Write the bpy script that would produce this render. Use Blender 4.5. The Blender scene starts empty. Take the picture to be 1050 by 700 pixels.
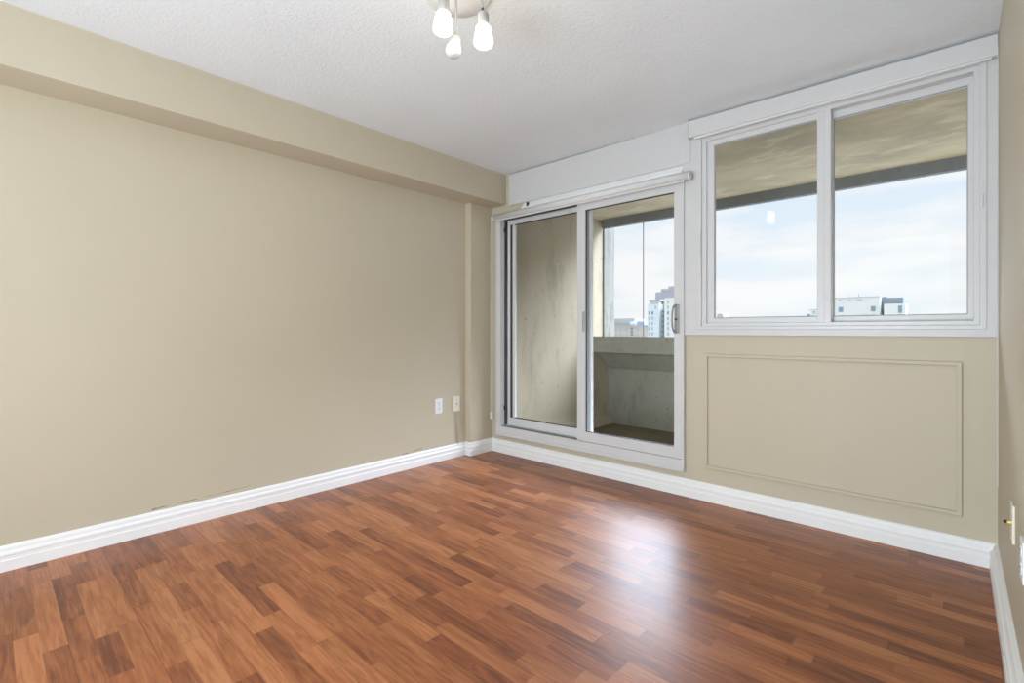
import bpy, bmesh, math, random
from mathutils import Vector, Matrix

random.seed(7)
SC = bpy.context.scene
COL = SC.collection
R = math.radians

# ------------------------------------------------------------------ camera
CAM_H = 1.079
F_PX = 495.8
cam_d = bpy.data.cameras.new('camera')
cam_d.sensor_fit = 'HORIZONTAL'
cam_d.sensor_width = 36.0
cam_d.lens = F_PX / 1050.0 * 36.0
cam_d.shift_y = -(350.0 - 338.6) / 1050.0
cam_d.clip_start = 0.02
cam_d.clip_end = 6000.0
cam = bpy.data.objects.new('camera', cam_d)
cam.location = (0.0, 0.0, CAM_H)
cam.rotation_euler = (R(90), 0.0, R(42.55))
COL.objects.link(cam)
SC.camera = cam

# ------------------------------------------------------------------ colour management
SC.display_settings.display_device = 'sRGB'
SC.view_settings.view_transform = 'Standard'
SC.view_settings.look = 'None'
SC.view_settings.gamma = 1.0
SC.view_settings.use_curve_mapping = False
SC.view_settings.exposure = 0.0

# ------------------------------------------------------------------ sky
HORIZON_SKY = 1.0      # radiance of the sky low over the roofs
HIGH_SKY = 24.0         # far-side sky above the balcony slab, boosted to light floor and room
BACK_SKY = 1.3          # the sky behind the building
world = bpy.data.worlds.new('sky')
SC.world = world
world.use_nodes = True
wt = world.node_tree
wt.nodes.clear()


def wn(kind, **kw):
    n = wt.nodes.new(kind)
    for k, v in kw.items():
        setattr(n, k, v)
    return n


w_out = wn('ShaderNodeOutputWorld')
w_bg = wn('ShaderNodeBackground')
w_tc = wn('ShaderNodeTexCoord')
w_sep = wn('ShaderNodeSeparateXYZ')
wt.links.new(w_tc.outputs['Generated'], w_sep.inputs[0])
w_map = wn('ShaderNodeMapping')
w_map.inputs['Scale'].default_value = (1.6, 1.6, 7.0)
w_map.inputs['Location'].default_value = (0.35, 0.2, 0.1)
wt.links.new(w_tc.outputs['Generated'], w_map.inputs[0])
w_noise = wn('ShaderNodeTexNoise')
w_noise.inputs['Scale'].default_value = 2.2
w_noise.inputs['Detail'].default_value = 7.0
w_noise.inputs['Roughness'].default_value = 0.55
wt.links.new(w_map.outputs[0], w_noise.inputs['Vector'])
w_cl = wn('ShaderNodeValToRGB')
w_cl.color_ramp.elements[0].position = 0.38
w_cl.color_ramp.elements[1].position = 0.58
wt.links.new(w_noise.outputs['Fac'], w_cl.inputs[0])
w_blue = wn('ShaderNodeValToRGB')
cr = w_blue.color_ramp
cr.elements[0].position = 0.0
cr.elements[0].color = (0.87, 0.92, 0.955, 1)
cr.elements[1].position = 0.24
cr.elements[1].color = (0.76, 0.875, 1.0, 1)
wt.links.new(w_sep.outputs['Z'], w_blue.inputs[0])
w_mix = wn('ShaderNodeMix', data_type='RGBA')
w_mix.inputs['B'].default_value = (0.97, 0.98, 1.0, 1)
wt.links.new(w_cl.outputs['Color'], w_mix.inputs['Factor'])
wt.links.new(w_blue.outputs['Color'], w_mix.inputs['A'])
w_str = wn('ShaderNodeMapRange')
w_str.interpolation_type = 'SMOOTHSTEP'
w_str.inputs['From Min'].default_value = 0.235
w_str.inputs['From Max'].default_value = 0.42
w_str.inputs['To Max'].default_value = 1.0
w_str.inputs['To Min'].default_value = 0.0
w_side = wn('ShaderNodeMapRange')
w_side.interpolation_type = 'SMOOTHSTEP'
w_side.inputs['From Min'].default_value = 0.10
w_side.inputs['From Max'].default_value = 0.50
w_side.inputs['To Min'].default_value = BACK_SKY
w_side.inputs['To Max'].default_value = HIGH_SKY
wt.links.new(w_sep.outputs['Y'], w_side.inputs['Value'])
w_lerp = wn('ShaderNodeMix', data_type='FLOAT')
w_lerp.inputs['A'].default_value = HORIZON_SKY
wt.links.new(w_str.outputs['Result'], w_lerp.inputs['Factor'])
wt.links.new(w_side.outputs['Result'], w_lerp.inputs['B'])
wt.links.new(w_sep.outputs['Z'], w_str.inputs['Value'])
w_tint = wn('ShaderNodeMix', data_type='RGBA')
w_tint.inputs['B'].default_value = (0.78, 0.90, 1.10, 1)
wt.links.new(w_str.outputs['Result'], w_tint.inputs['Factor'])
wt.links.new(w_mix.outputs['Result'], w_tint.inputs['A'])
wt.links.new(w_tint.outputs['Result'], w_bg.inputs['Color'])
wt.links.new(w_lerp.outputs['Result'], w_bg.inputs['Strength'])
wt.links.new(w_bg.outputs[0], w_out.inputs[0])

# ------------------------------------------------------------------ room light: bulb settings and fill lights added behind the camera
BULB_STRENGTH = 22.0
BULB_COLOR = (1.0, 0.92, 0.70)


def area_light(name, loc, rot, sx, sy, power, color):
    d = bpy.data.lights.new(name, 'AREA')
    d.shape = 'RECTANGLE'
    d.size = sx
    d.size_y = sy
    d.energy = power
    d.color = color
    o = bpy.data.objects.new(name, d)
    o.location = loc
    o.rotation_euler = rot
    COL.objects.link(o)
    return o


area_light('fill_light_behind', (-1.5, -1.9, 1.25), (R(90), 0, 0), 2.9, 2.1, 44.0, (0.77, 0.865, 1.0))  # unseen fill panel added before the closed wall, for the rest of the flat
area_light('bounce_fill_behind', (-0.8, -1.45, 0.55), (R(120), 0, R(-10)), 1.5, 0.9, 91.0, (0.80, 0.915, 1.0))  # unseen upturned fill panel, added to brighten the ceiling

# ------------------------------------------------------------------ material helpers


class NT:
    def __init__(self, name):
        self.m = bpy.data.materials.new(name)
        self.m.use_nodes = True
        self.t = self.m.node_tree
        self.b = self.t.nodes['Principled BSDF']

    def n(self, kind, **kw):
        x = self.t.nodes.new(kind)
        for k, v in kw.items():
            setattr(x, k, v)
        return x

    def l(self, a, b):
        self.t.links.new(a, b)

    def coord(self, scale=(1, 1, 1), loc=(0, 0, 0), which='Object'):
        tc = self.n('ShaderNodeTexCoord')
        mp = self.n('ShaderNodeMapping')
        mp.inputs['Scale'].default_value = scale
        mp.inputs['Location'].default_value = loc
        self.l(tc.outputs[which], mp.inputs[0])
        return mp.outputs[0]

    def noise(self, vec, scale, detail=4.0, rough=0.5):
        x = self.n('ShaderNodeTexNoise')
        x.inputs['Scale'].default_value = scale
        x.inputs['Detail'].default_value = detail
        x.inputs['Roughness'].default_value = rough
        self.l(vec, x.inputs['Vector'])
        return x.outputs['Fac']

    def ramp(self, fac, stops):
        x = self.n('ShaderNodeValToRGB')
        e = x.color_ramp.elements
        while len(e) < len(stops):
            e.new(0.5)
        for i, (p, c) in enumerate(stops):
            e[i].position = p
            e[i].color = (c[0], c[1], c[2], 1) if not isinstance(c, (int, float)) else (c, c, c, 1)
        self.l(fac, x.inputs[0])
        return x.outputs['Color']

    def math(self, op, a, b=None, c=None):
        x = self.n('ShaderNodeMath', operation=op)
        for i, v in enumerate((a, b, c)):
            if v is None:
                continue
            if isinstance(v, (int, float)):
                x.inputs[i].default_value = v
            else:
                self.l(v, x.inputs[i])
        return x.outputs[0]

    def mix(self, fac, a, b, mode='MIX'):
        x = self.n('ShaderNodeMix', data_type='RGBA', blend_type=mode)
        for key, v in (('Factor', fac), ('A', a), ('B', b)):
            s = x.inputs[key]
            if isinstance(v, (int, float)):
                s.default_value = v if key == 'Factor' else (v, v, v, 1)
            elif isinstance(v, tuple):
                s.default_value = (v[0], v[1], v[2], 1)
            else:
                self.l(v, s)
        return x.outputs['Result']

    def bump(self, height, strength, dist=0.002):
        x = self.n('ShaderNodeBump')
        x.inputs['Strength'].default_value = strength
        x.inputs['Distance'].default_value = dist
        self.l(height, x.inputs['Height'])
        self.l(x.outputs[0], self.b.inputs['Normal'])

    def base(self, c):
        if isinstance(c, tuple):
            self.b.inputs['Base Color'].default_value = (c[0], c[1], c[2], 1)
        else:
            self.l(c, self.b.inputs['Base Color'])


def plain(name, color, rough=0.5, metallic=0.0, vary=0.03, scale=20.0):
    m = NT(name)
    f = m.noise(m.coord(), scale, 3)
    lo = tuple(max(0.0, c * (1 - vary)) for c in color)
    hi = tuple(min(1.0, c * (1 + vary)) for c in color)
    m.base(m.ramp(f, [(0.3, lo), (0.7, hi)]))
    m.b.inputs['Roughness'].default_value = rough
    m.b.inputs['Metallic'].default_value = metallic
    return m.m


# wall paint with light orange peel and (left wall only) two scuffs above the baseboard
def wall_paint(name, color, scuffs=()):
    m = NT(name)
    v = m.coord()
    f = m.noise(v, 1.3, 4)
    lo = tuple(c * 0.975 for c in color)
    hi = tuple(c * 1.02 for c in color)
    col = m.ramp(f, [(0.3, lo), (0.7, hi)])
    if scuffs:
        tc = m.n('ShaderNodeTexCoord')
        sp = m.n('ShaderNodeSeparateXYZ')
        m.l(tc.outputs['Object'], sp.inputs[0])
        y, z = sp.outputs['Y'], sp.outputs['Z']
        wob = m.noise(m.coord((1, 14, 60)), 1.0, 5, 0.7)
        mask = None
        for (y0, y1, z0, z1, dens) in scuffs:
            t = m.math('DIVIDE', m.math('SUBTRACT', y, y0), y1 - y0)
            inside = m.math('MULTIPLY', m.math('GREATER_THAN', t, 0.0), m.math('LESS_THAN', t, 1.0))
            zl = m.math('ADD', m.math('MULTIPLY', t, z1 - z0), z0)
            dz = m.math('ABSOLUTE', m.math('SUBTRACT', z, zl))
            line = m.math('LESS_THAN', dz, m.math('MULTIPLY', m.math('SUBTRACT', wob, dens), 0.022))
            k = m.math('MULTIPLY', inside, line)
            mask = k if mask is None else m.math('MAXIMUM', mask, k)
        col = m.mix(m.math('MULTIPLY', mask, 0.75), col, (0.10, 0.085, 0.06))
    m.base(col)
    m.b.inputs['Roughness'].default_value = 0.55
    m.b.inputs['Specular IOR Level'].default_value = 0.35
    m.bump(m.noise(m.coord(), 240, 2), 0.12, 0.001)
    return m.m


WALL = (0.550, 0.494, 0.380)
M_wall = wall_paint('beige_wall_paint', WALL)
M_wall_left = wall_paint('beige_wall_paint_scuffed', WALL,
                         ((0.60, 1.09, 0.126, 0.137, 0.455), (2.17, 2.37, 0.119, 0.136, 0.42)))
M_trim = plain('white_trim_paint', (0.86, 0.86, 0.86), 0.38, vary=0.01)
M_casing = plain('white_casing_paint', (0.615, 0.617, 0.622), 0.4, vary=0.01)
M_strip = plain('glossy_white_strip', (0.93, 0.93, 0.93), 0.15, vary=0.005)
M_vinyl = plain('white_vinyl_frame', (0.63, 0.633, 0.638), 0.32, vary=0.01)
M_gasket = plain('dark_rubber_gasket', (0.035, 0.036, 0.040), 0.55)
M_gasket_pale = plain('grey_glazing_seal', (0.33, 0.33, 0.34), 0.5)
M_grey = plain('grey_metal_handle', (0.36, 0.36, 0.36), 0.42, 0.3)
M_groove_shade = plain('painted_groove_shade', (0.10, 0.10, 0.10), 0.6)
M_plate = plain('white_plastic_plate', (0.84, 0.85, 0.87), 0.35, vary=0.01)
M_ivory = plain('ivory_plastic_plate', (0.78, 0.74, 0.64), 0.4, vary=0.01)
M_slot = plain('outlet_slot_dark', (0.06, 0.055, 0.05), 0.6)
M_cord = plain('beige_cord', (0.42, 0.36, 0.27), 0.6)
M_blind = plain('white_blind_fabric', (0.70, 0.705, 0.71), 0.55, vary=0.01)
M_clear = plain('milky_plastic', (0.70, 0.70, 0.69), 0.3)
M_canopy = plain('white_lamp_canopy', (0.78, 0.78, 0.78), 0.5)
M_lamp = plain('satin_white_lamp_metal', (0.34, 0.34, 0.34), 0.4)
M_black = plain('black_plastic', (0.02, 0.02, 0.02), 0.5)
M_brass = plain('brass_connector', (0.75, 0.55, 0.12), 0.35, 0.6)


def ceiling_mat():
    m = NT('stippled_ceiling_paint')
    v = m.coord()
    m.base(m.ramp(m.noise(v, 2.0, 3), [(0.3, (0.785, 0.822, 0.855)), (0.7, (0.815, 0.852, 0.885))]))
    m.b.inputs['Roughness'].default_value = 0.85
    m.b.inputs['Specular IOR Level'].default_value = 0.15
    f = m.noise(v, 75, 3, 0.6)
    m.bump(f, 0.55, 0.006)
    return m.m


M_ceil = ceiling_mat()


def floor_mat():
    m = NT('three_strip_cherry_laminate')
    tc = m.n('ShaderNodeTexCoord')
    sp = m.n('ShaderNodeSeparateXYZ')
    m.l(tc.outputs['Object'], sp.inputs[0])
    x, y = sp.outputs['X'], sp.outputs['Y']
    W = 0.0645
    yw = m.math('DIVIDE', y, W)
    row = m.math('FLOOR', yw)

    def rnd(a, b=0.0):
        c = m.n('ShaderNodeCombineXYZ')
        for i, q in enumerate((a, b)):
            if isinstance(q, (int, float)):
                c.inputs[i].default_value = q
            else:
                m.l(q, c.inputs[i])
        w = m.n('ShaderNodeTexWhiteNoise', noise_dimensions='3D')
        m.l(c.outputs[0], w.inputs['Vector'])
        return w

    off = rnd(row, 3.7).outputs['Value']
    L = m.math('ADD', m.math('MULTIPLY', rnd(row, 9.1).outputs['Value'], 0.14), 0.30)
    u0 = m.math('ADD', m.math('DIVIDE', x, L), m.math('MULTIPLY', off, 17.0))
    # uneven block lengths: warp the run of blocks within each strip
    u = m.math('ADD', u0, m.math('MULTIPLY', m.math('SINE', m.math('ADD', m.math('MULTIPLY', u0, 2.1), m.math('MULTIPLY', off, 40.0))), 0.27))
    blk = m.math('FLOOR', u)
    wnz = rnd(row, blk)
    tone = wnz.outputs['Value']
    # grain, shifted for every block and stretched along the strip
    gx = m.math('ADD', m.math('MULTIPLY', x, 1.0), m.math('MULTIPLY', tone, 31.0))
    gy = m.math('ADD', y, m.math('MULTIPLY', tone, 57.0))
    gc = m.n('ShaderNodeCombineXYZ')
    m.l(m.math('MULTIPLY', gx, 5.0), gc.inputs[0])
    m.l(m.math('MULTIPLY', gy, 85.0), gc.inputs[1])
    grain = m.n('ShaderNodeTexNoise')
    grain.inputs['Scale'].default_value = 1.0
    grain.inputs['Detail'].default_value = 6.0
    grain.inputs['Roughness'].default_value = 0.62
    grain.inputs['Distortion'].default_value = 0.9
    m.l(gc.outputs[0], grain.inputs['Vector'])
    # broad cathedral figure
    fc = m.n('ShaderNodeCombineXYZ')
    m.l(m.math('MULTIPLY', gx, 3.0), fc.inputs[0])
    m.l(m.math('MULTIPLY', gy, 22.0), fc.inputs[1])
    fig = m.n('ShaderNodeTexNoise')
    fig.inputs['Scale'].default_value = 1.0
    fig.inputs['Detail'].default_value = 3.0
    fig.inputs['Distortion'].default_value = 1.6
    m.l(fc.outputs[0], fig.inputs['Vector'])
    # pores
    pc = m.n('ShaderNodeCombineXYZ')
    m.l(m.math('MULTIPLY', gx, 40.0), pc.inputs[0])
    m.l(m.math('MULTIPLY', gy, 420.0), pc.inputs[1])
    pore = m.n('ShaderNodeTexNoise')
    pore.inputs['Scale'].default_value = 1.0
    pore.inputs['Detail'].default_value = 2.0
    m.l(pc.outputs[0], pore.inputs['Vector'])
    t = m.math('ADD', m.math('MULTIPLY', tone, 0.36),
               m.math('ADD', m.math('MULTIPLY', grain.outputs['Fac'], 0.70), m.math('MULTIPLY', fig.outputs['Fac'], 0.50)))
    t = m.math('SUBTRACT', t, m.math('MULTIPLY', m.math('GREATER_THAN', pore.outputs['Fac'], 0.62), 0.05))
    col = m.ramp(t, FLOOR_STOPS)
    # some blocks redder, some yellower
    hue = m.n('ShaderNodeSeparateColor')
    m.l(wnz.outputs['Color'], hue.inputs[0])
    col = m.mix(m.math('MULTIPLY', hue.outputs['Green'], 0.35), col, m.mix(1.0, col, (1.06, 0.86, 0.82), 'MULTIPLY'))
    # seams: fine dark line between strips' blocks, a stronger one every third strip (the boards themselves)
    fy = m.math('FRACT', yw)
    seam = m.math('LESS_THAN', fy, 0.012)
    third = m.math('LESS_THAN', m.math('FRACT', m.math('DIVIDE', yw, 3.0)), 0.010)
    fu = m.math('FRACT', u)
    butt = m.math('LESS_THAN', fu, 0.006)
    line = m.math('MAXIMUM', m.math('MULTIPLY', m.math('MAXIMUM', seam, butt), 0.25), m.math('MULTIPLY', third, 0.6))
    col = m.mix(line, col, (0.045, 0.016, 0.008))
    m.base(col)
    rr = m.math('ADD', m.math('MULTIPLY', grain.outputs['Fac'], 0.06), FLOOR_ROUGH)
    m.l(rr, m.b.inputs['Roughness'])
    m.b.inputs['IOR'].default_value = FLOOR_IOR
    m.b.inputs['Coat Weight'].default_value = 0.19
    m.b.inputs['Coat Roughness'].default_value = 0.25
    m.bump(m.math('SUBTRACT', grain.outputs['Fac'], m.math('MULTIPLY', third, 1.0)), 0.06, 0.001)
    return m.m


FLOOR_ROUGH = 0.40
FLOOR_IOR = 1.42
FLOOR_STOPS = [(0.50, (0.140, 0.042, 0.017)), (0.68, (0.250, 0.080, 0.029)),
               (0.84, (0.345, 0.122, 0.044)), (1.00, (0.450, 0.184, 0.073))]
M_floor = floor_mat()


def concrete(name, base, stain, dark, scale=1.0, stain_amt=0.5, seed=0.0, streak=(1, 1, 0.35), rough=0.85, top=None):
    m = NT(name)
    v = m.coord((scale * streak[0], scale * streak[1], scale * streak[2]), (seed, seed * 1.7, seed * 0.6))
    v1 = m.coord((1, 1, 1), (seed, 0, 0))
    a = m.noise(v, 1.6, 6, 0.6)
    b = m.noise(v, 4.3, 5, 0.65)
    c = m.noise(v1, 38, 3, 0.6)
    col = m.mix(m.ramp(a, [(0.40, 0.0), (0.66, stain_amt)]), base, stain)
    col = m.mix(m.ramp(b, [(0.52, 0.0), (0.72, stain_amt)]), col, dark)
    pits = m.ramp(m.noise(v1, 24, 2, 0.4), [(0.70, 0.0), (0.735, 0.55)])
    col = m.mix(pits, col, tuple(q * 0.45 for q in dark))
    col = m.mix(0.22, col, m.ramp(c, [(0.3, tuple(q * 0.75 for q in base)), (0.7, tuple(min(1, q * 1.2) for q in base))]))
    m.base(col)
    m.b.inputs['Roughness'].default_value = rough
    m.b.inputs['Specular IOR Level'].default_value = 0.2
    m.bump(m.math('ADD', c, b), 0.35, 0.004)
    return m.m


M_partition = concrete('weathered_partition_concrete', (0.385, 0.33, 0.24), (0.46, 0.395, 0.285), (0.235, 0.205, 0.15), 1.2, 0.75, 2.0)
M_pier = concrete('stained_pier_concrete', (0.235, 0.225, 0.195), (0.27, 0.26, 0.235), (0.085, 0.08, 0.068), 2.4, 1.0, 5.0, (1, 1, 0.2))
M_soffit = concrete('water_stained_soffit_concrete', (0.50, 0.415, 0.275), (0.30, 0.255, 0.175), (0.62, 0.54, 0.39), 0.6, 1.0, 0.4, (1.0, 1.9, 1))
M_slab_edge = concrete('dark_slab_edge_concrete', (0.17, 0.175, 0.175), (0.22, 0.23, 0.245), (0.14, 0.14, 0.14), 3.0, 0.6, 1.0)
M_parapet = concrete('parapet_concrete', (0.30, 0.290, 0.248), (0.35, 0.34, 0.29), (0.19, 0.185, 0.155), 1.6, 0.75, 3.0)
M_bfloor = concrete('balcony_floor_concrete', (0.17, 0.155, 0.105), (0.20, 0.18, 0.125), (0.085, 0.08, 0.055), 1.3, 0.7, 4.0, (1, 1, 1))


def glass_mat(name, tint):
    m = NT(name)
    t = m.t
    t.nodes.remove(m.b)
    tr = m.n('ShaderNodeBsdfTransparent')
    tr.inputs[0].default_value = (*tint, 1)
    gl = m.n('ShaderNodeBsdfGlossy')
    gl.inputs['Roughness'].default_value = 0.01
    lw = m.n('ShaderNodeLayerWeight')
    lw.inputs['Blend'].default_value = 0.5
    fac = m.math('ADD', m.math('MULTIPLY', m.math('POWER', lw.outputs['Facing'], 4.0), 0.30), 0.008)
    mx = m.n('ShaderNodeMixShader')
    m.l(fac, mx.inputs[0])
    m.l(tr.outputs[0], mx.inputs[1])
    m.l(gl.outputs[0], mx.inputs[2])
    out = [n for n in t.nodes if n.type == 'OUTPUT_MATERIAL'][0]
    m.l(mx.outputs[0], out.inputs[0])
    return m.m


M_glass = glass_mat('clear_window_glass', (0.985, 0.99, 0.985))
M_glass_grey = glass_mat('grey_tinted_glass', (0.90, 0.90, 0.89))


def bulb_mat():
    m = NT('lit_frosted_bulb')
    m.base((0.9, 0.9, 0.88))
    m.b.inputs['Emission Color'].default_value = (*BULB_COLOR, 1)
    m.b.inputs['Emission Strength'].default_value = BULB_STRENGTH
    return m.m


M_bulb_on = bulb_mat()
M_bulb_off = plain('unlit_opal_bulb', (0.58, 0.58, 0.58), 0.18, vary=0.01)


# ------------------------------------------------------------------ geometry helpers
def prop(o, label=None, cat=None, group=None, kind=None):
    if label:
        o['label'] = label
    if cat:
        o['category'] = cat
    if group:
        o['group'] = group
    if kind:
        o['kind'] = kind
    return o


def thing(name, loc, label, cat, group=None, kind=None):
    o = bpy.data.objects.new(name, None)
    o.empty_display_size = 0.05
    o.location = loc
    COL.objects.link(o)
    return prop(o, label, cat, group, kind)


def obj(name, bm, mat, parent=None, smooth=False):
    """World-space bmesh to one mesh object; the origin of a child sits at its parent's."""
    bmesh.ops.recalc_face_normals(bm, faces=bm.faces)
    me = bpy.data.meshes.new(name)
    bm.to_mesh(me)
    bm.free()
    for mt in (mat if isinstance(mat, (list, tuple)) else [mat]):
        me.materials.append(mt)
    if smooth:
        for p in me.polygons:
            p.use_smooth = True
    o = bpy.data.objects.new(name, me)
    COL.objects.link(o)
    if parent is not None:
        top = Vector((0, 0, 0))
        q = parent
        while q is not None:
            top += q.location
            q = q.parent
        me.transform(Matrix.Translation(-top))
        o.parent = parent
    return o


def box(bm, x0, x1, y0, y1, z0, z1, bev=0.0, seg=2):
    r = bmesh.ops.create_cube(bm, size=1.0)
    vs = r['verts']
    bmesh.ops.scale(bm, vec=(abs(x1 - x0), abs(y1 - y0), abs(z1 - z0)), verts=vs)
    bmesh.ops.translate(bm, vec=((x0 + x1) / 2, (y0 + y1) / 2, (z0 + z1) / 2), verts=vs)
    if bev > 0:
        es = list({e for v in vs for e in v.link_edges})
        bmesh.ops.bevel(bm, geom=es, offset=bev, segments=seg, affect='EDGES', profile=0.5)
    return bm


def B(*a, **k):
    return box(bmesh.new(), *a, **k)


def tube(bm, pts, rad, seg=10):
    pts = [Vector(p) for p in pts]
    rings = []
    for i, p in enumerate(pts):
        a = pts[max(i - 1, 0)]
        b = pts[min(i + 1, len(pts) - 1)]
        d = (b - a).normalized()
        ref = Vector((0, 0, 1)) if abs(d.z) < 0.9 else Vector((1, 0, 0))
        u = d.cross(ref).normalized()
        w = d.cross(u)
        r = rad[i] if isinstance(rad, (list, tuple)) else rad
        rings.append([bm.verts.new(p + (u * math.cos(2 * math.pi * k / seg) + w * math.sin(2 * math.pi * k / seg)) * r) for k in range(seg)])
    for a, b in zip(rings, rings[1:]):
        for k in range(seg):
            bm.faces.new((a[k], a[(k + 1) % seg], b[(k + 1) % seg], b[k]))
    bm.faces.new(rings[0][::-1])
    bm.faces.new(rings[-1])
    return bm


def lathe(bm, prof, center, axis=(0, 0, 1), seg=28):
    """prof: (radius, height along axis)."""
    q = Vector((0, 0, 1)).rotation_difference(Vector(axis).normalized())
    c = Vector(center)
    rings = []
    for r, h in prof:
        if r < 1e-6:
            rings.append([bm.verts.new(c + q @ Vector((0, 0, h)))])
        else:
            rings.append([bm.verts.new(c + q @ Vector((r * math.cos(2 * math.pi * k / seg), r * math.sin(2 * math.pi * k / seg), h))) for k in range(seg)])
    for a, b in zip(rings, rings[1:]):
        if len(a) == 1 and len(b) == 1:
            continue
        for k in range(seg):
            k2 = (k + 1) % seg
            if len(a) == 1:
                bm.faces.new((a[0], b[k2], b[k]))
            elif len(b) == 1:
                bm.faces.new((a[k], a[k2], b[0]))
            else:
                bm.faces.new((a[k], a[k2], b[k2], b[k]))
    return bm


def sweep(bm, path, prof):
    """Sweep (offset into the room, height) profile along an XY path that keeps the room on its right, mitred."""
    n = len(path)
    nor = []
    for a, b in zip(path, path[1:]):
        d = Vector((b[0] - a[0], b[1] - a[1])).normalized()
        nor.append(Vector((d.y, -d.x)))
    cols = []
    for i, p in enumerate(path):
        if i == 0:
            m = nor[0]
        elif i == n - 1:
            m = nor[-1]
        else:
            m = (nor[i - 1] + nor[i]) / (1 + nor[i - 1].dot(nor[i]))
        cols.append([bm.verts.new((p[0] + m.x * d, p[1] + m.y * d, z)) for d, z in prof])
    for a, b in zip(cols, cols[1:]):
        for k in range(len(prof) - 1):
            bm.faces.new((a[k], b[k], b[k + 1], a[k + 1]))
    bm.faces.new(cols[0])
    bm.faces.new(cols[-1][::-1])
    return bm


def prism_x(bm, prof, x0, x1):
    """Extrude a (y, z) outline along X."""
    a = [bm.verts.new((x0, y, z)) for y, z in prof]
    b = [bm.verts.new((x1, y, z)) for y, z in prof]
    n = len(prof)
    for k in range(n):
        bm.faces.new((a[k], a[(k + 1) % n], b[(k + 1) % n], b[k]))
    bm.faces.new(a[::-1])
    bm.faces.new(b)
    return bm


def ring(bm, x0, x1, z0, z1, w, y0, y1, bev=0.0):
    """A rectangular frame in the XZ plane; w = (left, right, bottom, top) member widths."""
    l, r, b, t = w
    o = [(x0, z0), (x1, z0), (x1, z1), (x0, z1)]
    i = [(x0 + l, z0 + b), (x1 - r, z0 + b), (x1 - r, z1 - t), (x0 + l, z1 - t)]
    vo0 = [bm.verts.new((x, y0, z)) for x, z in o]
    vi0 = [bm.verts.new((x, y0, z)) for x, z in i]
    vo1 = [bm.verts.new((x, y1, z)) for x, z in o]
    vi1 = [bm.verts.new((x, y1, z)) for x, z in i]
    for k in range(4):
        j = (k + 1) % 4
        bm.faces.new((vo0[k], vo0[j], vi0[j], vi0[k]))
        bm.faces.new((vo1[k], vi1[k], vi1[j], vo1[j]))
        bm.faces.new((vo0[k], vo1[k], vo1[j], vo0[j]))
        bm.faces.new((vi0[k], vi0[j], vi1[j], vi1[k]))
    if bev:
        bmesh.ops.bevel(bm, geom=list(bm.edges), offset=bev, segments=2, affect='EDGES', profile=0.5)
    return bm


# ------------------------------------------------------------------ room shell
XL, XR, YB, YF = -3.15, 0.14, 3.095, -2.0
HT = 2.56          # walls run up past the ceiling


def ceil_z(x):     # the ceiling drops very slightly towards the right wall
    return 2.440 - 0.035 * (x + 2.91) / 3.05


o = obj('floor', B(XL - .1, XR + .1, YF - .1, YB + .15, -0.12, 0.0), M_floor)
prop(o, 'glossy reddish brown strip laminate floor', 'floor', kind='structure')

bm = bmesh.new()
cv = []
for x in (XL - .1, XR + .1):
    for y in (YF - .1, YB + .05):
        cv.append(bm.verts.new((x, y, ceil_z(x))))
        cv.append(bm.verts.new((x, y, 2.62)))
bmesh.ops.convex_hull(bm, input=bm.verts)
o = obj('ceiling', bm, M_ceil)
prop(o, 'white stippled ceiling', 'ceiling', kind='structure')

o = obj('wall_left', B(XL - .12, XL, YF - .1, YB + .1, -0.05, HT), M_wall_left)
prop(o, 'long blank beige wall on the left with small scuffs above its baseboard', 'wall', kind='structure')
o = obj('wall_right', B(XR, XR + .12, YF - .1, YB + .1, -0.05, HT), M_wall)
prop(o, 'narrow strip of beige wall at the right edge', 'wall', kind='structure')
o = obj('wall_front', B(XL - .1, XR + .1, YF - .12, YF, -0.05, HT), M_wall)
prop(o, 'beige wall behind the viewpoint', 'wall', kind='structure')

# back wall with the door and window openings
DX0, DX1, DZ0, DZ1 = -2.990, -1.310, 0.175, 2.085
WX0, WX1, WZ0, WZ1 = -1.200, 0.088, 1.095, 2.305
xs = [XL - .1, DX0, DX1, WX0, WX1, XR + .1]
zs = [-0.05, DZ0, WZ0, DZ1, WZ1, HT]
solid = {}
for i in range(5):
    for k in range(5):
        xm, zm = (xs[i] + xs[i + 1]) / 2, (zs[k] + zs[k + 1]) / 2
        hole = (DX0 < xm < DX1 and DZ0 < zm < DZ1) or (WX0 < xm < WX1 and WZ0 < zm < WZ1)
        solid[i, k] = not hole
bm = bmesh.new()
vc = {}


def V(x, y, z):
    key = (round(x, 4), round(y, 4), round(z, 4))
    if key not in vc:
        vc[key] = bm.verts.new((x, y, z))
    return vc[key]


Y0, Y1 = YB, YB + 0.16
for (i, k), s in solid.items():
    if not s:
        continue
    x0, x1, z0, z1 = xs[i], xs[i + 1], zs[k], zs[k + 1]
    bm.faces.new((V(x0, Y0, z0), V(x1, Y0, z0), V(x1, Y0, z1), V(x0, Y0, z1)))
    bm.faces.new((V(x0, Y1, z0), V(x0, Y1, z1), V(x1, Y1, z1), V(x1, Y1, z0)))
    for (di, dk, a, b) in ((-1, 0, (x0, z0), (x0, z1)), (1, 0, (x1, z0), (x1, z1)), (0, -1, (x0, z0), (x1, z0)), (0, 1, (x0, z1), (x1, z1))):
        if not solid.get((i + di, k + dk), False):
            bm.faces.new((V(a[0], Y0, a[1]), V(b[0], Y0, b[1]), V(b[0], Y1, b[1]), V(a[0], Y1, a[1])))
o = obj('wall_back', bm, M_wall)
prop(o, 'beige window wall with balcony door and sliding window', 'wall', kind='structure')

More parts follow.
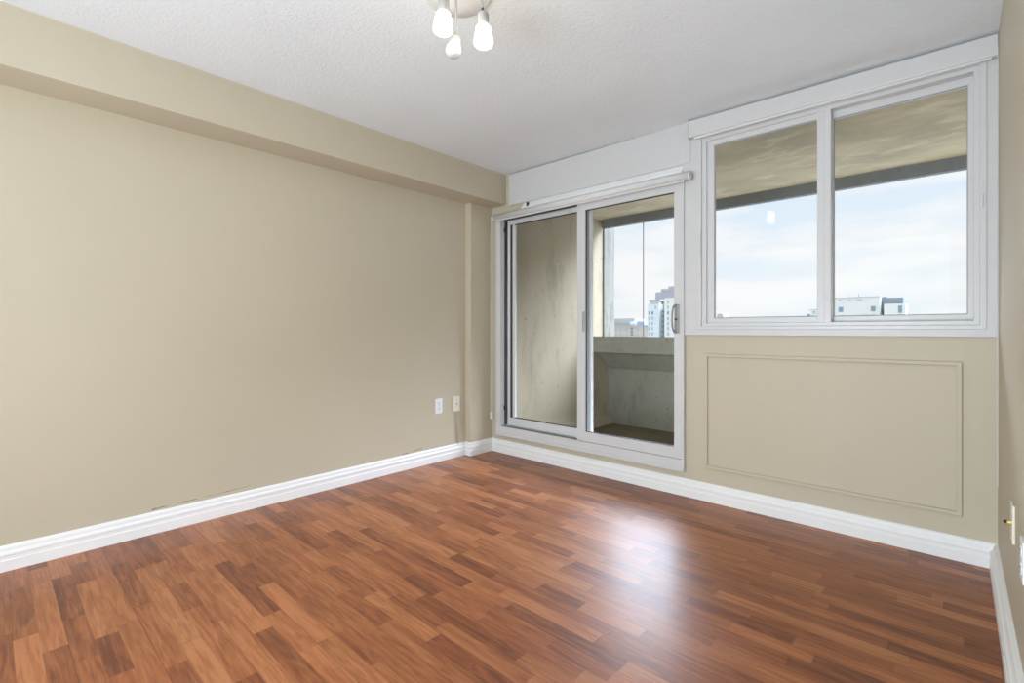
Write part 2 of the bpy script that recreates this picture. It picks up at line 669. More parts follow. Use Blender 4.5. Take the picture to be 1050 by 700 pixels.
# boxed beam along the left wall and the shallow pilaster in the corner
o = obj('ceiling_beam', B(XL - .02, -2.910, YF, YB, 2.181, HT - .02, 0.003), M_wall)
prop(o, 'beige boxed beam running under the ceiling along the left wall', 'beam', kind='structure')
PX, PY = -3.085, 2.832
o = obj('corner_pilaster', B(XL - .02, PX, PY, YB + .02, -0.02, 2.20, 0.003), M_wall)
prop(o, 'shallow beige pilaster in the corner beside the balcony door', 'pilaster', kind='structure')

# baseboards
prof = [(0.0, 0.0), (0.019, 0.0), (0.019, 0.048), (0.0165, 0.052), (0.0165, 0.066), (0.0185, 0.071), (0.0175, 0.079),
        (0.0135, 0.085), (0.0115, 0.090), (0.0115, 0.097), (0.0095, 0.104), (0.005, 0.110), (0.0, 0.113)]
o = obj('baseboard_left', sweep(bmesh.new(), [(XL, YF), (XL, PY), (PX, PY), (PX, YB)], prof), M_trim)
prop(o, 'white moulded baseboard along the left wall and corner pilaster', 'baseboard', kind='structure')
o = obj('baseboard_back', sweep(bmesh.new(), [(PX, YB), (XR, YB)], prof), M_trim)
prop(o, 'white moulded baseboard under the balcony door and window', 'baseboard', kind='structure')
o = obj('baseboard_right', sweep(bmesh.new(), [(XR, YB), (XR, YF)], [(d * 1.5, z) for d, z in prof]), M_trim)
prop(o, 'white moulded baseboard along the right wall', 'baseboard', kind='structure')

# picture-frame moulding under the window
bm = bmesh.new()
ring(bm, -1.175, 0.022, 0.208, 0.932, (.020,) * 4, YB - 0.014, YB + 0.004, 0.004)
o = obj('trim_1', bm, M_wall)
prop(o, 'rectangular beige panel moulding on the wall under the window', 'panel moulding', kind='structure')

# white header board above the door
bm = bmesh.new()
zt = ceil_z(-2.0)
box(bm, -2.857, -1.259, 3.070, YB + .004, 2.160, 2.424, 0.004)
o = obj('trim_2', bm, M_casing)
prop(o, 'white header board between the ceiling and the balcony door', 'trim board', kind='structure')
# glossy white strip under the header, tilted up and whitened to look lit
bm = bmesh.new()
prism_x(bm, [(3.0965, 2.161), (3.0935, 2.161), (3.0560, 2.112), (3.0560, 2.106), (3.0965, 2.102)], -2.70, -1.312)
o = obj('trim_3', bm, M_strip)
prop(o, 'bright white strip leaning between header board and roller blind', 'trim strip', kind='structure')

# flat white casing round the window and between window and door
bm = bmesh.new()
CY = 3.076
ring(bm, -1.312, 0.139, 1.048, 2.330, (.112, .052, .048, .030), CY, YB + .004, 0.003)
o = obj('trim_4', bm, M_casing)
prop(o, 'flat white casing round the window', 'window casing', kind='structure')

# ------------------------------------------------------------------ sliding balcony door
d = thing('door_1', (-2.15, 3.09, 0.16), 'white framed sliding glass balcony door with grey handle', 'sliding door', kind='structure')
bm = bmesh.new()
ring(bm, -3.004, -1.2985, 0.158, 2.100, (.052, .0165, .080, .050), 3.060, 3.225, 0.003)
box(bm, -2.998, -1.302, 3.052, 3.062, 0.160, 0.186, 0.003)      # sill nose
fr = obj('frame', bm, M_vinyl, d)
# thin dark strips that paint the shade of track grooves in sill and head
for nm, ya, yb, za, zb in (('groove_shade_strip', 3.076, 3.086, 0.2375, 0.2400), ('groove_shade_strip', 3.100, 3.110, 0.2375, 0.2400)):
    prop(obj(nm, B(-2.950, -2.146, ya, yb, za, zb), M_groove_shade, d), 'dark strip painted as the shaded groove in the sill track')
prop(obj('head_shade_strip', B(-2.950, -2.146, 3.086, 3.124, 2.0475, 2.0505), M_gasket, d), 'dark strip painted as the shaded groove above the fixed panel')
bm = bmesh.new()
box(bm, -2.9525, -2.946, 3.117, 3.152, 0.240, 2.050)
g = obj('jamb_gasket', bm, M_gasket, d)
prop(g, 'dark rubber gasket')
for z in (0.395, 1.965):
    prop(obj('bumper', B(-2.954, -2.936, 3.108, 3.135, z - .022, z + .022, .003), M_gasket, d), 'black rubber bumper block')

# fixed panel (left, outer track)
FY0, FY1 = 3.130, 3.165
bm = bmesh.new()
ring(bm, -2.926, -2.055, 0.243, 2.046, (.030, .071, .069, .038), FY0, FY1, 0.002)
box(bm, -2.874, -2.846, FY0 + .006, FY1 - .002, 0.3125, 2.0075, 0.003)
box(bm, -2.8955, -2.8745, FY0 + .014, FY1 - .004, 0.3125, 2.0075)
fp = obj('fixed_panel', bm, M_vinyl, d)
bm = bmesh.new()
box(bm, -2.896, -2.8735, FY0 + .004, FY0 + .014, 0.312, 2.012)
box(bm, -2.874, -2.12, FY0 + .008, FY0 + .016, 0.312, 0.319)
box(bm, -2.874, -2.12, FY0 + .008, FY0 + .016, 2.000, 2.009)
prop(obj('glazing_gasket', bm, M_gasket, fp), 'dark glazing gasket')
obj('glass_pane', B(-2.86, -2.11, FY0 + .016, FY0 + .022, 0.305, 2.014), M_glass_grey, fp)

# sliding panel (right, inner track)
SY0, SY1 = 3.068, 3.103
bm = bmesh.new()
ring(bm, -2.140, -1.314, 0.240, 2.0495, (.074, .054, .072, .0595), SY0, SY1, 0.002)
sp_ = obj('sliding_panel', bm, M_vinyl, d)
bm = bmesh.new()
box(bm, -2.0665, -2.0595, SY0 + .010, SY0 + .020, 0.312, 1.990)
box(bm, -2.066, -1.368, SY0 + .006, SY0 + .016, 0.3115, 0.3165)
box(bm, -2.066, -1.368, SY0 + .006, SY0 + .016, 1.983, 1.9905)
prop(obj('glazing_gasket', bm, M_gasket, sp_), 'dark glazing gasket')
obj('glass_pane', B(-2.075, -1.36, SY0 + .016, SY0 + .022, 0.305, 1.998), M_glass, sp_)
# handle: upright plate with a bow that stands into the room
bm = bmesh.new()
box(bm, -1.360, -1.332, SY0 - .012, SY0 + .002, 1.060, 1.250, 0.003)
hd = obj('handle', bm, M_grey, sp_)
prop(hd, 'grey metal door handle')
bm = bmesh.new()
pts = []
for k in range(15):
    a = math.pi * k / 14
    pts.append((-1.350, SY0 - .010 - 0.062 * math.sin(a) ** 0.75, 1.155 - 0.090 * math.cos(a)))
tube(bm, pts, 0.0065, 10)
obj('bow', bm, M_grey, hd, True)
obj('thumb_lever', B(-1.352, -1.342, SY0 - .026, SY0 - .010, 1.147, 1.157, .002), M_black, hd)
prop(obj('latch_keeper', B(-2.086, -2.068, SY0 - .010, SY0 + .002, 1.070, 1.222, .003), M_grey, sp_), 'grey metal latch keeper')

# ------------------------------------------------------------------ sliding window
w = thing('window_1', (-0.56, 3.09, 1.09), 'white framed two-pane sliding window above the panel moulding', 'sliding window', kind='structure')
bm = bmesh.new()
ring(bm, -1.214, 0.104, 1.084, 2.318, (.024, .024, .020, .022), 3.070, 3.22, 0.0025)
bm2 = bmesh.new()
ring(bm2, -1.192, 0.082, 1.103, 2.297, (.030, .022, .022, .022), 3.084, 3.21, 0.0025)
me_t = bpy.data.meshes.new('tmp')
bm2.to_mesh(me_t)
bm2.free()
bm.from_mesh(me_t)
obj('frame', bm, M_vinyl, w)
# left sash, nearer track
bm = bmesh.new()
ring(bm, -1.166, -0.520, 1.122, 2.278, (.046, .040, .034, .034), 3.100, 3.135, 0.003)
box(bm, -0.562, -0.524, 3.090, 3.110, 1.122, 2.278, 0.003)
ls = obj('sash', bm, M_vinyl, w)
obj('glass_pane', B(-1.13, -0.555, 3.116, 3.122, 1.145, 2.255), M_glass, ls)
bm = bmesh.new()
ring(bm, -1.1205, -0.559, 1.1555, 2.2445, (.005, .005, .005, .006), 3.110, 3.116)
prop(obj('glazing_gasket', bm, M_gasket_pale, ls), 'grey glazing gasket')
# right sash, further track
bm = bmesh.new()
ring(bm, -0.535, 0.066, 1.120, 2.290, (.042, .024, .036, .050), 3.140, 3.175, 0.003)
rs = obj('sash', bm, M_vinyl, w)
obj('glass_pane', B(-0.50, 0.05, 3.154, 3.160, 1.145, 2.255), M_glass, rs)
bm = bmesh.new()
ring(bm, -0.4935, 0.0425, 1.1555, 2.2405, (.004, .004, .004, .005), 3.147, 3.154)
prop(obj('glazing_gasket', bm, M_gasket_pale, rs), 'grey glazing gasket')
prop(obj('meeting_stile', B(-0.530, -0.496, 3.086, 3.140, 1.118, 2.284, 0.004), M_vinyl, w), 'white upright between the two sashes')
prop(obj('night_latch', B(-1.2005, -1.1915, 3.064, 3.074, 1.560, 1.700, 0.002), M_vinyl, w), 'white latch cover on the left frame')
prop(obj('night_latch', B(0.083, 0.092, 3.064, 3.074, 1.640, 1.700, 0.002), M_vinyl, w), 'white latch cover on the right frame')

# ------------------------------------------------------------------ roller blind over the door
rb = thing('roller_blind', (-2.12, 3.03, 2.082), 'white rolled-up blind tube mounted across the top of the balcony door', 'roller blind')
TY, TZ, TR = 3.026, 2.066, 0.0255
bm = bmesh.new()
prof_t = [(0.0, 0.0), (TR, 0.0), (TR, 1.732), (0.0, 1.732)]
lathe(bm, prof_t, (-2.985, TY, TZ), (1, 0, 0), 36)
fab = obj('fabric_roll', bm, M_blind, rb)
for p in fab.data.polygons:
    p.use_smooth = len(p.vertices) == 4
bm = bmesh.new()
box(bm, -2.96, -1.28, TY - .004, TY + .010, TZ - .034, TZ - .022, 0.003)
obj('hem_bar', bm, M_blind, rb)
for xa, xb, mt in ((-3.008, -2.986, M_clear), (-1.252, -1.238, M_clear)):
    bm = bmesh.new()
    lathe(bm, [(0, 0), (.024, 0), (.028, .004), (.028, xb - xa - .002), (.025, xb - xa), (0, xb - xa)], (xa, TY, TZ - .004), (1, 0, 0), 24)
    prop(obj('end_cap', bm, mt, rb), 'milky plastic end cap')
for xa in (-2.978, -1.264):
    bm = bmesh.new()
    box(bm, xa, xa + .012, TY - .010, 3.0685, TZ - .02, TZ + .02, 0.002)
    obj('bracket', bm, M_lamp, rb)
prop(obj('clip', B(-2.640, -2.628, 3.050, 3.074, 2.118, 2.150, 0.002), M_gasket, rb), 'small dark clip behind the roll')
# looped pull cord with its clear tensioner
bm = bmesh.new()
for dx in (-0.005, 0.005):
    tube(bm, [(-3.000 + dx * 1.2, 3.000, TZ - .02), (-3.012 + dx, 3.010, 1.2), (-3.016 + dx, 3.016, 0.345)], 0.0016, 6)
cd = obj('pull_cord', bm, M_blind, rb)
bm = bmesh.new()
box(bm, -3.028, -3.006, 3.008, 3.022, 0.300, 0.350, 0.003)
box(bm, -3.024, -3.012, 3.004, 3.010, 0.335, 0.360, 0.002)
prop(obj('cord_tensioner', bm, M_clear, cd), 'milky plastic cord tensioner')

# roller blind cassette over the window
wb = thing('window_blind_cassette', (-0.55, 3.05, 2.31), 'long white blind cassette box running across the top of the window', 'blind cassette')
zc0, zc1 = ceil_z(-1.25) - .004, ceil_z(.139) - .004
bm = bmesh.new()
a0 = [(-1.256, 3.030, 2.306), (-1.256, 3.096, 2.306), (-1.256, 3.096, zc0), (-1.256, 3.030, zc0 - .006)]
a1 = [(0.139, 3.030, 2.300), (0.139, 3.096, 2.300), (0.139, 3.096, zc1), (0.139, 3.030, zc1 - .008)]
va = [bm.verts.new(p) for p in a0]
vb = [bm.verts.new(p) for p in a1]
for k in range(4):
    bm.faces.new((va[k], va[(k + 1) % 4], vb[(k + 1) % 4], vb[k]))
bm.faces.new(va[::-1])
bm.faces.new(vb)
bmesh.ops.bevel(bm, geom=list(bm.edges), offset=0.004, segments=2, affect='EDGES', profile=0.5)
obj('cassette', bm, M_vinyl, wb)
obj('hem_bar', B(-1.225, 0.120, 3.040, 3.058, 2.292, 2.306, 0.003), M_blind, wb)
prop(obj('end_cap', B(-1.262, -1.2555, 3.026, 3.094, 2.302, zc0, 0.002), M_vinyl, wb), 'white end cap')
bm = bmesh.new()
for z in [2.29 - .0135 * k for k in range(140)]:
    bmesh.ops.create_icosphere(bm, subdivisions=1, radius=0.0036, matrix=Matrix.Translation((0.1335, 2.955, z)))
tube(bm, [(0.1335, 2.955, 2.30), (0.1335, 2.955, 0.40)], 0.0011, 5)
prop(obj('bead_chain', bm, M_clear, wb), 'hanging milky bead chain')

# ------------------------------------------------------------------ ceiling light
LZ = ceil_z(-1.46)
LC = Vector((-1.462, 1.270, LZ))
cl = thing('ceiling_light', LC, 'white ceiling light with three bulb holders, one bulb unlit', 'ceiling light')
bm = bmesh.new()
lathe(bm, [(0, 0.001), (.128, 0.001), (.134, -.004), (.134, -.012), (.126, -.020), (.05, -.024), (0, -.024)], LC, (0, 0, 1), 48)
cn = obj('canopy', bm, M_canopy, cl, True)
bm = bmesh.new()
lathe(bm, [(0, 0), (.005, 0), (.005, -.004), (0, -.006)], LC + Vector((0.01, -.03, -.0235)), (0, 0, 1), 12)
obj('screw', bm, M_grey, cn)

BULB = [(0.0150, 0.0), (.0225, -.0012), (.0262, -.005), (.0288, -.018), (.0318, -.038), (.0345, -.054), (.0350, -.060), (.0325, -.067),
        (.0250, -.0725), (.0150, -.0765), (.0080, -.0790), (.0035, -.0800), (0, -.0803)]
for (x, y, zb, ax, hl, lit, lab, k_) in (
        (-1.327, 1.0885, 2.193, (0.00, 0.02, 1), .165, True, 'lit frosted bulb', 0.97),
        (-1.282, 1.240, 2.197, (-0.02, 0.0, 1), .055, True, 'lit frosted bulb', 1.0),
        (-1.402, 1.206, 2.165, (-0.34, 0.44, 0.85), .055, False, 'unlit white bulb', 0.84)):
    A = Vector(ax).normalized()
    base = Vector((x, y, zb))
    bm = bmesh.new()
    lathe(bm, [(0, -.004), (.0185, -.004), (.0200, 0), (.0205, hl - .02), (.0190, hl - .008), (.0120, hl), (0, hl)], base, A, 28)
    hold = obj('lamp_holder', bm, M_lamp, cl, True)
    bm = bmesh.new()
    lathe(bm, [(q * k_, h * k_) for q, h in BULB], base, A, 32)
    b_ = obj('light_bulb', bm, M_bulb_on if lit else M_bulb_off, hold, True)
    prop(b_, lab)
    top = base + A * (hl - .004)
    bm = bmesh.new()
    end = Vector((x + (LC.x - x) * .25, y + (LC.y - y) * .25, LZ - .018))
    tube(bm, [top, top + A * .012, (top + A * .02 + end) / 2, end], 0.0045, 10)
    obj('swivel_arm', bm, M_lamp, hold, True)
    if hl == .055 and lit:
        bm = bmesh.new()
        bmesh.ops.create_icosphere(bm, subdivisions=2, radius=0.0052, matrix=Matrix.Translation(top + A * .010 + Vector((.003, -.005, 0))))
        prop(obj('pivot_screw', bm, M_black, hold), 'small black pivot screw')

# ------------------------------------------------------------------ wall plates


def outlet(name, y0, z0, z1, x, s, label, group=None):
    """Duplex outlet on a side wall; s = +1 faces +X."""
    t = thing(name, (x, y0, (z0 + z1) / 2), label, 'outlet')
    h2, w2, zc = (z1 - z0) / 2, 0.037, (z0 + z1) / 2
    X = sorted((x, x + s * .0065))
    obj('cover_plate', B(X[0], X[1], y0 - w2, y0 + w2, z0, z1, 0.002), M_plate, t)
    for dz in (-.024, .024):
        bm = bmesh.new()
        lathe(bm, [(0, 0), (.0165, 0), (.0165, .0018), (0, .0018)], (x + s * .0062, y0, zc + dz), (s, 0, 0), 24)
        rc = obj('receptacle', bm, M_plate, t)
        bm = bmesh.new()
        for dy, hh in ((-.0065, .0045), (.0065, .0040)):
            X2 = sorted((x + s * .0078, x + s * .0085))
            box(bm, X2[0], X2[1], y0 + dy - .0013, y0 + dy + .0013, zc + dz - .001, zc + dz + hh * 2 - .001)
        box(bm, X2[0], X2[1], y0 - .0026, y0 + .0026, zc + dz - .0105, zc + dz - .0055)
        prop(obj('slots', bm, M_slot, rc), 'dark outlet slots')
    bm = bmesh.new()
    lathe(bm, [(0, 0), (.0032, 0), (.0032, .0012), (0, .0014)], (x + s * .0062, y0, zc), (s, 0, 0), 12)
    obj('screw', bm, M_grey, t)
    return t


outlet('wall_outlet', 2.533, 0.392, 0.516, XL, 1, 'white duplex outlet low on the left wall beside a cable plate')
outlet('wall_outlet', 1.945, 0.385, 0.500, XR, -1, 'white outlet cut by the right edge of the photo')

cp = thing('cable_plate', (XL, 2.722, 0.45), 'ivory wall plate with thin loose cables hanging below, near the corner pilaster', 'cable plate')
obj('cover_plate', B(XL, XL + .010, 2.684, 2.760, 0.388, 0.514, 0.003), M_ivory, cp)
bm = bmesh.new()
lathe(bm, [(0, 0), (.006, 0), (.005, .003), (0, .003)], (XL + .010, 2.722, 0.452), (1, 0, 0), 14)
prop(obj('jack', bm, M_slot, cp), 'small dark jack hole')
bm = bmesh.new()
box(bm, XL + .0095, XL + .011, 2.718, 2.726, 0.487, 0.490)
obj('screw', bm, M_grey, cp)
for pts in (
        [(XL + .006, 2.708, .392), (XL + .008, 2.704, .33), (XL + .007, 2.712, .25), (XL + .006, 2.722, .18), (XL + .012, 2.733, .112)],
        [(XL + .006, 2.722, .392), (XL + .009, 2.727, .32), (XL + .008, 2.729, .22), (XL + .008, 2.731, .15), (XL + .012, 2.735, .110)],
        [(XL + .006, 2.738, .392), (XL + .010, 2.757, .33), (XL + .009, 2.758, .26), (XL + .008, 2.746, .19), (XL + .012, 2.737, .112)]):
    bm = bmesh.new()
    fine = []
    P_ = [Vector(p) for p in pts]
    for i in range(len(P_) - 1):
        p0, p1, p2, p3 = P_[max(i - 1, 0)], P_[i], P_[i + 1], P_[min(i + 2, len(P_) - 1)]
        for q in range(6):
            t_ = q / 6
            fine.append(0.5 * ((2 * p1) + (p2 - p0) * t_ + (2 * p0 - 5 * p1 + 4 * p2 - p3) * t_ ** 2 + (3 * p1 - p0 - 3 * p2 + p3) * t_ ** 3))
    fine.append(P_[-1])
    tube(bm, fine, 0.0022, 6)
    obj('cable', bm, M_cord, cp, True)

pp = thing('coaxial_plate', (XR, 2.264, 0.454), 'beige blank plate with short black and brass plug stub on the right wall', 'cable plate')
obj('cover_plate', B(XR - .007, XR, 2.226, 2.302, 0.392, 0.516, 0.002), M_ivory, pp)
bm = bmesh.new()
lathe(bm, [(0, 0), (.0065, 0), (.0065, .010), (.0050, .0105), (.0050, .012), (0, .012)], (XR - .006, 2.264, 0.452), (-1, 0, 0), 16)
prop(obj('connector', bm, M_brass, pp), 'brass connector')
bm = bmesh.new()
lathe(bm, [(0, 0), (.0055, 0), (.0055, .006), (.003, .008), (0, .008)], (XR - .017, 2.264, 0.452), (-1, 0, 0.1), 14)
prop(obj('plug', bm, M_black, pp), 'black plug stub')
for z in (.412, .496):
    bm = bmesh.new()
    lathe(bm, [(0, 0), (.003, 0), (.003, .0012), (0, .0012)], (XR - .007, 2.264, z), (-1, 0, 0), 10)
    obj('screw', bm, M_grey, pp)

# ------------------------------------------------------------------ balcony
BX0, BX1 = -2.95, 1.6
o = obj('balcony_floor', B(BX0 - .3, BX1, YB + .16, 5.05, -0.20, 0.019), M_bfloor)
prop(o, 'dark concrete balcony floor beyond the glass door', 'balcony floor', kind='structure')
bm = bmesh.new()
box(bm, BX0 - .25, BX0, YB + .165, 4.735, -0.10, 2.6)
box(bm, BX0 - .25, BX0, 4.735, 5.0, -0.10, 0.95)
# coved skirting at the foot of the partition
prism = [(BX0 - .02, -0.05), (BX0 + .075, -0.05), (BX0 + .068, .045), (BX0 + .040, .085), (BX0 + .012, .130), (BX0, .20), (BX0 - .02, .20)]
a = [bm.verts.new((x, YB + .165, z)) for x, z in prism]
b = [bm.verts.new((x, 4.90, z)) for x, z in prism]
for k in range(len(prism)):
    k2 = (k + 1) % len(prism)
    bm.faces.new((a[k], a[k2], b[k2], b[k]))
bm.faces.new(a)
bm.faces.new(b[::-1])
o = obj('balcony_partition', bm, M_partition)
prop(o, 'weathered concrete side wall of the balcony', 'balcony wall', kind='structure')
o = obj('balcony_pier', B(BX0 - .25, -2.933, 4.738, 4.965, 0.96, 2.6, 0.004), M_pier)
prop(o, 'pale stained concrete pier at the balcony corner', 'pier', kind='structure')
o = obj('balcony_slab_above', B(BX0 - .3, BX1, YB + .162, 4.735, 2.316, 2.62), M_soffit)
prop(o, 'water stained tan concrete slab over the balcony', 'balcony ceiling', kind='structure')
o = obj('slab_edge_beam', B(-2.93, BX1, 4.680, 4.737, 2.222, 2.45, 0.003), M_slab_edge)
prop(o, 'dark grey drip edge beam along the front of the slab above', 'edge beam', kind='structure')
bm = bmesh.new()
prism_x(bm, [(4.510, 1.0136), (4.510, 0.839), (4.665, 0.822), (4.846, 0.645), (4.846, -0.05), (5.05, -0.05), (5.05, 0.985)], BX0 + .002, BX1)
o = obj('balcony_parapet', bm, M_parapet)
prop(o, 'grey concrete balcony parapet with a thick overhanging top', 'parapet', kind='structure')
o = obj('balcony_end_wall', B(BX1 - .02, BX1 + .2, YB + .16, 5.05, -0.1, 2.6), M_partition)
prop(o, 'concrete far end wall of the balcony out of view', 'balcony wall', kind='structure')

M_wire = plain('dark_wire', (0.16, 0.16, 0.24), 0.5)
bm = bmesh.new()
tube(bm, [(-2.430, 4.70, 2.226), (-2.430, 4.70, 1.6), (-2.430, 4.70, 1.012)], 0.0052, 8)
o = obj('hanging_wire', bm, M_wire)
prop(o, 'thin dark upright wire between the slab edge and balcony parapet', 'wire')

# ------------------------------------------------------------------ the city beyond
GZ = -46.0
bm = bmesh.new()
box(bm, -2500, 2500, 8, 3500, GZ - 2, GZ)
M_ground = plain('hazy_city_ground', (0.22, 0.225, 0.23), 0.95, vary=0.15, scale=0.02)
o = obj('ground', bm, M_ground)
prop(o, 'pale city ground far below the balcony', 'ground', kind='structure')

M_white_b = plain('white_cladding', (0.720, 0.700, 0.624), 0.8, vary=0.02, scale=.3)  # city colours are pale, with distance haze put into them
M_bluewhite = plain('pale_blue_white_cladding', (0.666, 0.700, 0.680), 0.8, vary=0.02, scale=.3)
M_peach = plain('peach_stucco', (0.576, 0.490, 0.397), 0.85, vary=0.03, scale=.3)
M_lilac = plain('lilac_grey_cladding', (0.317, 0.315, 0.339), 0.8, vary=0.03, scale=.3)
M_slate = plain('slate_blue_cladding', (0.180, 0.217, 0.243), 0.7, vary=0.03, scale=.3)
M_palegrey = plain('pale_grey_cladding', (0.446, 0.434, 0.416), 0.8, vary=0.03, scale=.3)
M_win_b = plain('blue_grey_window_glass', (0.216, 0.280, 0.307), 0.3, vary=0.1, scale=2)
M_win_pale = plain('pale_window_glass', (0.396, 0.448, 0.435), 0.3, vary=0.05, scale=2)
M_teal = plain('teal_window_glass', (0.346, 0.434, 0.397), 0.3, vary=0.05, scale=2)
M_skyblue = plain('sky_blue_panel', (0.288, 0.406, 0.544), 0.6, vary=0.03, scale=2)

# tower blocks, 220 to 700 m away, in metres

t = thing('apartment_block', (-26.8, 220.0, GZ), 'white boxy apartment block with slate blue penthouse seen through the window', 'building')
obj('main_wall', B(-35.41, -20.30, 220.00, 246.00, GZ, 13.33), M_white_b, t)
obj('roof_coping', B(-35.49, -20.16, 219.70, 246.30, 13.17, 13.46), M_palegrey, t)
obj('slate_wall', B(-20.73, -13.98, 224.00, 246.00, GZ, 12.98), M_slate, t)
obj('wing', B(-18.91, -12.96, 217.00, 227.00, GZ, 10.51), M_white_b, t)
obj('window', B(-32.96, -31.47, 219.88, 220.30, 8.05, 9.90), M_win_b, t)
obj('window', B(-22.99, -21.67, 219.88, 220.30, 8.08, 9.94), M_win_b, t)
obj('window', B(-32.96, -31.04, 219.88, 220.30, 5.38, 6.79), M_win_b, t)
obj('window', B(-30.12, -28.85, 219.88, 220.30, 5.34, 6.73), M_win_b, t)
obj('window', B(-28.00, -26.63, 219.88, 220.30, 5.30, 6.76), M_win_b, t)
obj('window', B(-25.74, -23.86, 219.88, 220.30, 5.26, 6.78), M_win_b, t)
obj('window', B(-22.99, -21.72, 219.88, 220.30, 5.22, 6.83), M_win_b, t)
obj('vent', B(-33.08, -31.96, 219.88, 220.30, 12.14, 12.59), M_palegrey, t)
obj('vent', B(-30.12, -28.91, 219.88, 220.30, 12.09, 12.53), M_palegrey, t)
obj('vent', B(-27.40, -25.74, 219.88, 220.30, 12.05, 12.48), M_palegrey, t)
obj('window', B(-14.93, -13.86, 216.88, 217.30, 7.24, 9.77), M_win_b, t)
obj('window', B(-14.93, -13.86, 216.88, 217.30, 4.70, 6.69), M_win_b, t)
obj('roof_mast', tube(bmesh.new(), [(-29.82, 223.00, 13.23), (-29.82, 223.00, 14.23)], 0.10, 6), M_lilac, t)
obj('roof_mast', tube(bmesh.new(), [(-26.98, 223.00, 13.10), (-26.98, 223.00, 14.90)], 0.10, 6), M_lilac, t)
obj('roof_mast', tube(bmesh.new(), [(-24.15, 223.00, 12.97), (-24.15, 223.00, 13.97)], 0.10, 6), M_lilac, t)
obj('roof_mast', tube(bmesh.new(), [(-21.38, 223.00, 12.84), (-21.38, 223.00, 13.84)], 0.10, 6), M_lilac, t)
obj('roof_unit', B(-28.26, -25.85, 222.00, 226.00, 13.33, 13.70), M_palegrey, t)
obj('roof_unit', B(-20.39, -18.95, 226.00, 231.00, 12.90, 13.48), M_slate, t)

t = thing('rooftop_house', (-62.4, 330.0, GZ), 'small pale rooftop building just left of the window mullion', 'building')
obj('tower', B(-64.36, -57.93, 330.00, 346.00, GZ, 10.37), M_bluewhite, t)
obj('roof_slab', B(-64.16, -57.75, 329.00, 346.00, 13.03, 13.43), M_palegrey, t)
obj('penthouse', B(-63.74, -58.28, 332.00, 344.00, 10.07, 13.19), M_bluewhite, t)
obj('window', B(-64.96, -63.46, 329.38, 329.80, 9.16, 10.78), M_slate, t)
obj('window', B(-62.74, -61.24, 331.88, 332.30, 11.48, 12.29), M_win_pale, t)

t = thing('distant_tower', (-245.2, 700.0, GZ), 'tiny hazy lilac tower on the horizon at the lower left window corner', 'building')
obj('wall', B(-248.91, -240.09, 700.00, 720.00, GZ, 23.33), M_palegrey, t)
obj('roof_storey', B(-248.01, -243.18, 702.00, 716.00, 23.13, 24.51), M_lilac, t)

t = thing('residential_tower', (-124.6, 265.0, GZ), 'pale blue white tower with dark glazed core behind the door handle', 'building')
obj('left_wall', B(-134.25, -126.91, 265.00, 283.00, GZ, 16.52), M_bluewhite, t)
obj('set_back_storey', B(-134.01, -127.87, 266.00, 280.00, 16.34, 18.29), M_white_b, t)
obj('roof_slab', B(-133.25, -126.19, 264.00, 282.00, 18.27, 18.95), M_lilac, t)
obj('core', B(-128.59, -125.21, 268.00, 282.00, GZ, 12.62), M_slate, t)
obj('window', B(-127.74, -125.81, 267.88, 268.30, 9.76, 11.93), M_teal, t)
obj('window', B(-127.74, -125.81, 267.88, 268.30, 6.79, 8.96), M_teal, t)
obj('window', B(-127.74, -125.81, 267.88, 268.30, 3.82, 5.99), M_teal, t)
obj('window', B(-127.74, -125.81, 267.88, 268.30, 0.85, 3.02), M_teal, t)
obj('window', B(-127.74, -125.81, 267.88, 268.30, -2.12, 0.05), M_teal, t)
obj('window', B(-127.74, -125.81, 267.88, 268.30, -5.09, -2.92), M_teal, t)
obj('window', B(-127.74, -125.81, 267.88, 268.30, -8.06, -5.89), M_teal, t)
obj('link_storey', B(-129.67, -125.78, 270.00, 284.00, GZ, 18.80), M_palegrey, t)
obj('window', B(-128.45, -126.51, 269.88, 270.30, 16.26, 18.10), M_win_pale, t)
obj('window', B(-128.45, -126.51, 269.88, 270.30, 13.50, 15.34), M_win_pale, t)
obj('right_wall', B(-122.99, -110.01, 263.00, 283.00, GZ, 19.54), M_white_b, t)
obj('window', B(-121.24, -120.30, 262.88, 263.30, 16.19, 18.08), M_win_pale, t)
obj('window', B(-121.24, -120.30, 262.88, 263.30, 13.19, 15.08), M_win_pale, t)
obj('window', B(-121.24, -120.30, 262.88, 263.30, 10.08, 11.97), M_win_b, t)
obj('window', B(-121.24, -120.30, 262.88, 263.30, 6.86, 8.74), M_win_pale, t)
obj('window', B(-121.24, -120.30, 262.88, 263.30, 3.97, 5.86), M_win_pale, t)
obj('window', B(-121.24, -120.30, 262.88, 263.30, 1.08, 2.97), M_win_pale, t)
obj('window', B(-121.24, -120.30, 262.88, 263.30, -1.92, -0.03), M_win_pale, t)
obj('window', B(-133.76, -132.89, 264.88, 265.30, 10.40, 12.25), M_win_b, t)
obj('window', B(-131.78, -130.80, 264.88, 265.30, 10.36, 12.19), M_win_b, t)
obj('window', B(-133.76, -132.89, 264.88, 265.30, 7.30, 9.14), M_win_pale, t)
obj('window', B(-131.78, -130.80, 264.88, 265.30, 7.27, 9.10), M_win_pale, t)
obj('window', B(-133.76, -132.89, 264.88, 265.30, 4.30, 6.14), M_win_pale, t)
obj('window', B(-131.78, -130.80, 264.88, 265.30, 4.29, 6.12), M_win_pale, t)
obj('window', B(-133.76, -132.89, 264.88, 265.30, 1.31, 3.15), M_win_pale, t)
obj('window', B(-131.78, -130.80, 264.88, 265.30, 1.31, 3.14), M_win_pale, t)
obj('window', B(-133.76, -132.89, 264.88, 265.30, -1.80, 0.04), M_win_pale, t)
obj('window', B(-131.78, -130.80, 264.88, 265.30, -1.79, 0.05), M_win_pale, t)
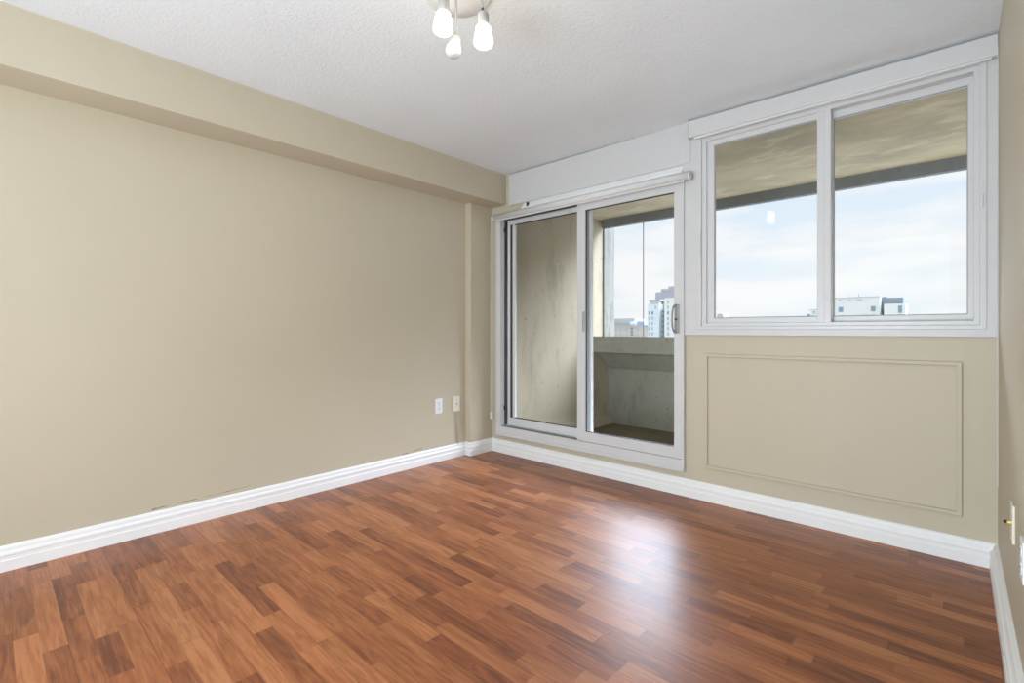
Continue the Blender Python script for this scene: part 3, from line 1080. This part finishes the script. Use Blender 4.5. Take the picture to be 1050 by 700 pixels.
obj('window', B(-129.82, -128.97, 264.88, 265.30, 13.28, 15.45), M_win_pale, t)

t = thing('grey_tower', (-152.3, 330.0, GZ), 'lilac grey slab tower rising behind the pale blue white tower', 'building')
obj('wall', B(-161.05, -136.65, 330.00, 346.00, GZ, 28.66), M_lilac, t)
obj('roof_house', B(-157.80, -138.87, 332.00, 342.00, 28.62, 31.12), M_palegrey, t)
obj('water_tank', B(-152.62, -142.10, 333.00, 341.00, 30.72, 32.80), M_palegrey, t)

t = thing('peach_block', (-161.2, 285.0, GZ), 'low peach stucco building with cornice above the balcony parapet', 'building')
obj('wall', B(-185.41, -142.92, 285.00, 305.00, GZ, 4.18), M_peach, t)
obj('cornice', B(-184.76, -141.89, 284.00, 306.00, 3.85, 4.68), M_palegrey, t)
obj('roof_storey', B(-186.08, -156.77, 291.00, 305.00, 4.14, 9.20), M_palegrey, t)
obj('roof_bay', B(-160.08, -156.93, 290.50, 293.50, 4.06, 7.30), M_bluewhite, t)
obj('roof_panel', B(-154.93, -150.18, 291.00, 297.00, 4.03, 7.10), M_skyblue, t)
obj('window', B(-168.20, -166.28, 284.88, 285.30, 0.69, 2.51), M_win_pale, t)
obj('window', B(-168.20, -166.28, 284.88, 285.30, -3.35, -1.53), M_win_pale, t)
obj('window', B(-164.52, -162.49, 284.88, 285.30, 0.69, 2.50), M_win_pale, t)
obj('window', B(-164.52, -162.49, 284.88, 285.30, -3.32, -1.51), M_win_pale, t)
obj('window', B(-160.33, -158.18, 284.88, 285.30, 0.69, 2.49), M_win_pale, t)
obj('window', B(-160.33, -158.18, 284.88, 285.30, -3.28, -1.48), M_win_pale, t)
obj('window', B(-152.01, -150.63, 284.88, 285.30, 0.70, 2.46), M_win_pale, t)
obj('window', B(-152.01, -150.63, 284.88, 285.30, -3.20, -1.44), M_win_pale, t)
obj('window', B(-148.17, -146.94, 284.88, 285.30, 0.70, 2.45), M_win_pale, t)
obj('window', B(-148.17, -146.94, 284.88, 285.30, -3.17, -1.42), M_win_pale, t)
obj('window', B(-156.48, -154.66, 284.88, 285.30, 1.46, 2.99), M_win_b, t)
obj('window', B(-156.48, -154.66, 284.88, 285.30, -0.45, 1.08), M_win_b, t)
obj('window', B(-156.48, -154.66, 284.88, 285.30, -2.35, -0.83), M_win_b, t)
obj('window', B(-144.52, -143.58, 284.88, 285.30, 0.09, 2.32), M_win_b, t)
obj('chimney', tube(bmesh.new(), [(-165.55, 286.00, 4.26), (-165.55, 286.00, 5.36)], 0.30, 6), M_lilac, t)
obj('chimney', tube(bmesh.new(), [(-150.91, 286.00, 4.15), (-150.91, 286.00, 5.25)], 0.30, 6), M_lilac, t)
